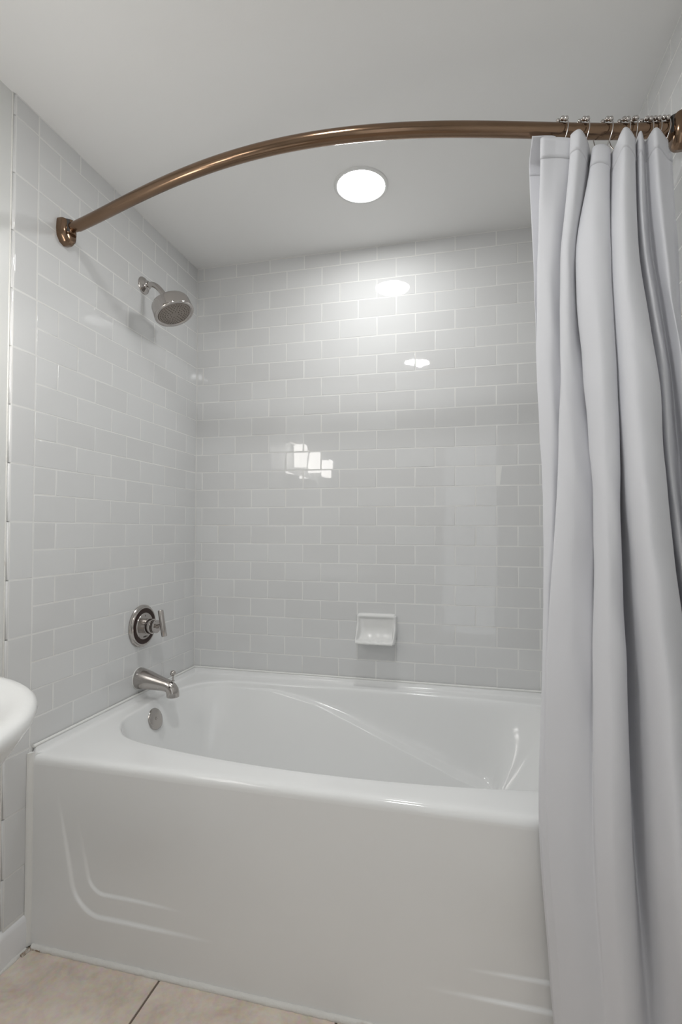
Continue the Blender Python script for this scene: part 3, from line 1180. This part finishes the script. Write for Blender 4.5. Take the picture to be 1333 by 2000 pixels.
# ------------------------------------------------------------------ curtain rings
ring_x = [1.3740, 1.4210, 1.4720, 1.5080, 1.5350, 1.5560, 1.5740, 1.5930]
ring_r = [0.72, 0.66, 0.62, 0.66, 0.15, 0.74, 0.70, 0.66]
proto = None


def ring_parts(root):
    R1, R2 = 0.0262, RR + 0.0064
    pts = []
    for k in range(0, 13):
        a = PI * k / 12
        pts.append(Vector((0, R1 * math.cos(a), R2 * math.sin(a))))
    pts += [Vector((0, -R1 * 0.98, -0.012)), Vector((0, -R1 * 0.72, -0.028)), Vector((0, -R1 * 0.35, -0.042)), Vector((0, -0.002, -0.050)),
            Vector((0, 0.004, -0.046))]
    pts = [Vector((0, 0.004, -0.043)), Vector((0, 0.010, -0.036)), Vector((0, R1 * 0.8, -0.020))] + pts
    vs, fs = sweep(catmull(pts, 4), 0.0012, 8)
    me = mesh('wire', vs, fs)
    fix_normals(me)
    link('wire', me, 'satin', root, True)
    bm_ = None
    for k in range(5):
        a = PI * (0.20 + 0.15 * k)
        if bm_ is None:
            v, f = sphere_data((0, 0, 0), 0.0054, 14, 10)
            bm_ = mesh('roller_ball', v, f)
            fix_normals(bm_)
        b = link('roller_ball', bm_, 'chrome', root, True)
        b.location = (0, R1 * math.cos(a), R2 * math.sin(a))


for i, (x, rz) in enumerate(zip(ring_x, ring_r)):
    r = thing('curtain_ring', (x, rod_y(x), RZ), 'nickel roller-ball curtain ring ' + ('at the loose edge of the white curtain' if i == 0 else 'next to the bronze wall bracket' if i == len(ring_x) - 1 else 'among the curtain folds on the bronze rod'), 'curtain ring', 'curtain rings on the rod')
    r.rotation_euler = (0, 0, rz)
    if proto is None:
        ring_parts(r)
        proto = r
    else:
        for ch in list(proto.children):
            c = ch.copy()
            COL.objects.link(c)
            c.parent = r

# ------------------------------------------------------------------ pedestal sink at the left wall
SKX, SKY, SKZ = 0.20, -1.555, 0.31 + Z0
sink = thing('pedestal_sink', (SKX, SKY, 0), 'white porcelain pedestal sink with a rounded rim against the painted wall', 'sink')


def oval(a, b, z, back, n=72):
    out = []
    for k in range(n):
        t = 2 * PI * k / n
        x = SKX + a * math.cos(t)
        y = SKY + b * math.sin(t)
        out.append(Vector((max(x, back), y, z)))
    return out


lv_ = [(.27, .28, -.150, -.003), (.30, .315, -.095, -.003), (.335, .345, -.050, -.003), (.352, .358, -.026, -.003), (.357, .363, -.014, -.003), (.355, .361, -.005, -.003), (.348, .354, 0.0, -.003),
       (.335, .341, .0008, .004), (.318, .324, -.003, .02), (.300, .306, -.011, .05), (.27, .276, -.032, .08), (.23, .236, -.070, .10), (.17, .176, -.110, .12), (.08, .085, -.130, .14)]
vs, fs = [], []
for a, b, z, bk in lv_:
    vs += oval(a, b, SKZ + z, bk)
for r in range(len(lv_) - 1):
    for k in range(72):
        l = (k + 1) % 72
        fs.append((r * 72 + k, r * 72 + l, (r + 1) * 72 + l, (r + 1) * 72 + k))
fs.append(tuple(range(71, -1, -1)))
fs.append(tuple((len(lv_) - 1) * 72 + k for k in range(72)))
solid('basin', (vs, fs), 'porcelain', sink, 60)
solid('pedestal', lathe([(0.115, 0.0), (0.115, 0.02), (0.10, 0.05), (0.082, 0.2), (0.078, 0.45), (0.09, 0.62), (0.12, SKZ - 0.149)], (SKX - 0.03, SKY, 0), (0, 0, 1)), 'porcelain', sink, 50)

# ------------------------------------------------------------------ vanity light and mirror above the sink (seen only mirrored in the tile)
vl = thing('vanity_light', (-0.007, -1.53, 1.70), 'three-shade nickel vanity light on the wall above the sink', 'wall light')
solid('back_bar', sweep([(0.010, -1.93, 1.74), (0.010, -1.15, 1.74)], [0.017, 0.017], 20), 'satin', vl, 40)
for y in (-1.20, -1.53, -1.86):
    solid('arm', sweep([(0.01, y, 1.74), (0.075, y, 1.74)], 0.008, 16), 'satin', vl, 40)
    s_ = solid('glass_shade', lathe([(0.0, 0.075), (0.036, 0.073), (0.045, 0.065), (0.047, -0.065), (0.042, -0.075), (0.0, -0.075)], (0.085, y, 1.64), (0, 0, 1), 32), 'shade', vl, 40)
mi = thing('wall_mirror', (-0.007, -1.50, 1.25), 'rectangular frameless mirror above the pedestal sink', 'mirror')
solid('glass', (lambda b: ([tuple(v.co) for v in b.vertices], [tuple(p.vertices) for p in b.polygons]))(box_mesh('g', -0.0068, -0.001, -1.84, -1.16, 0.98, 1.54)), 'mirror', mi)
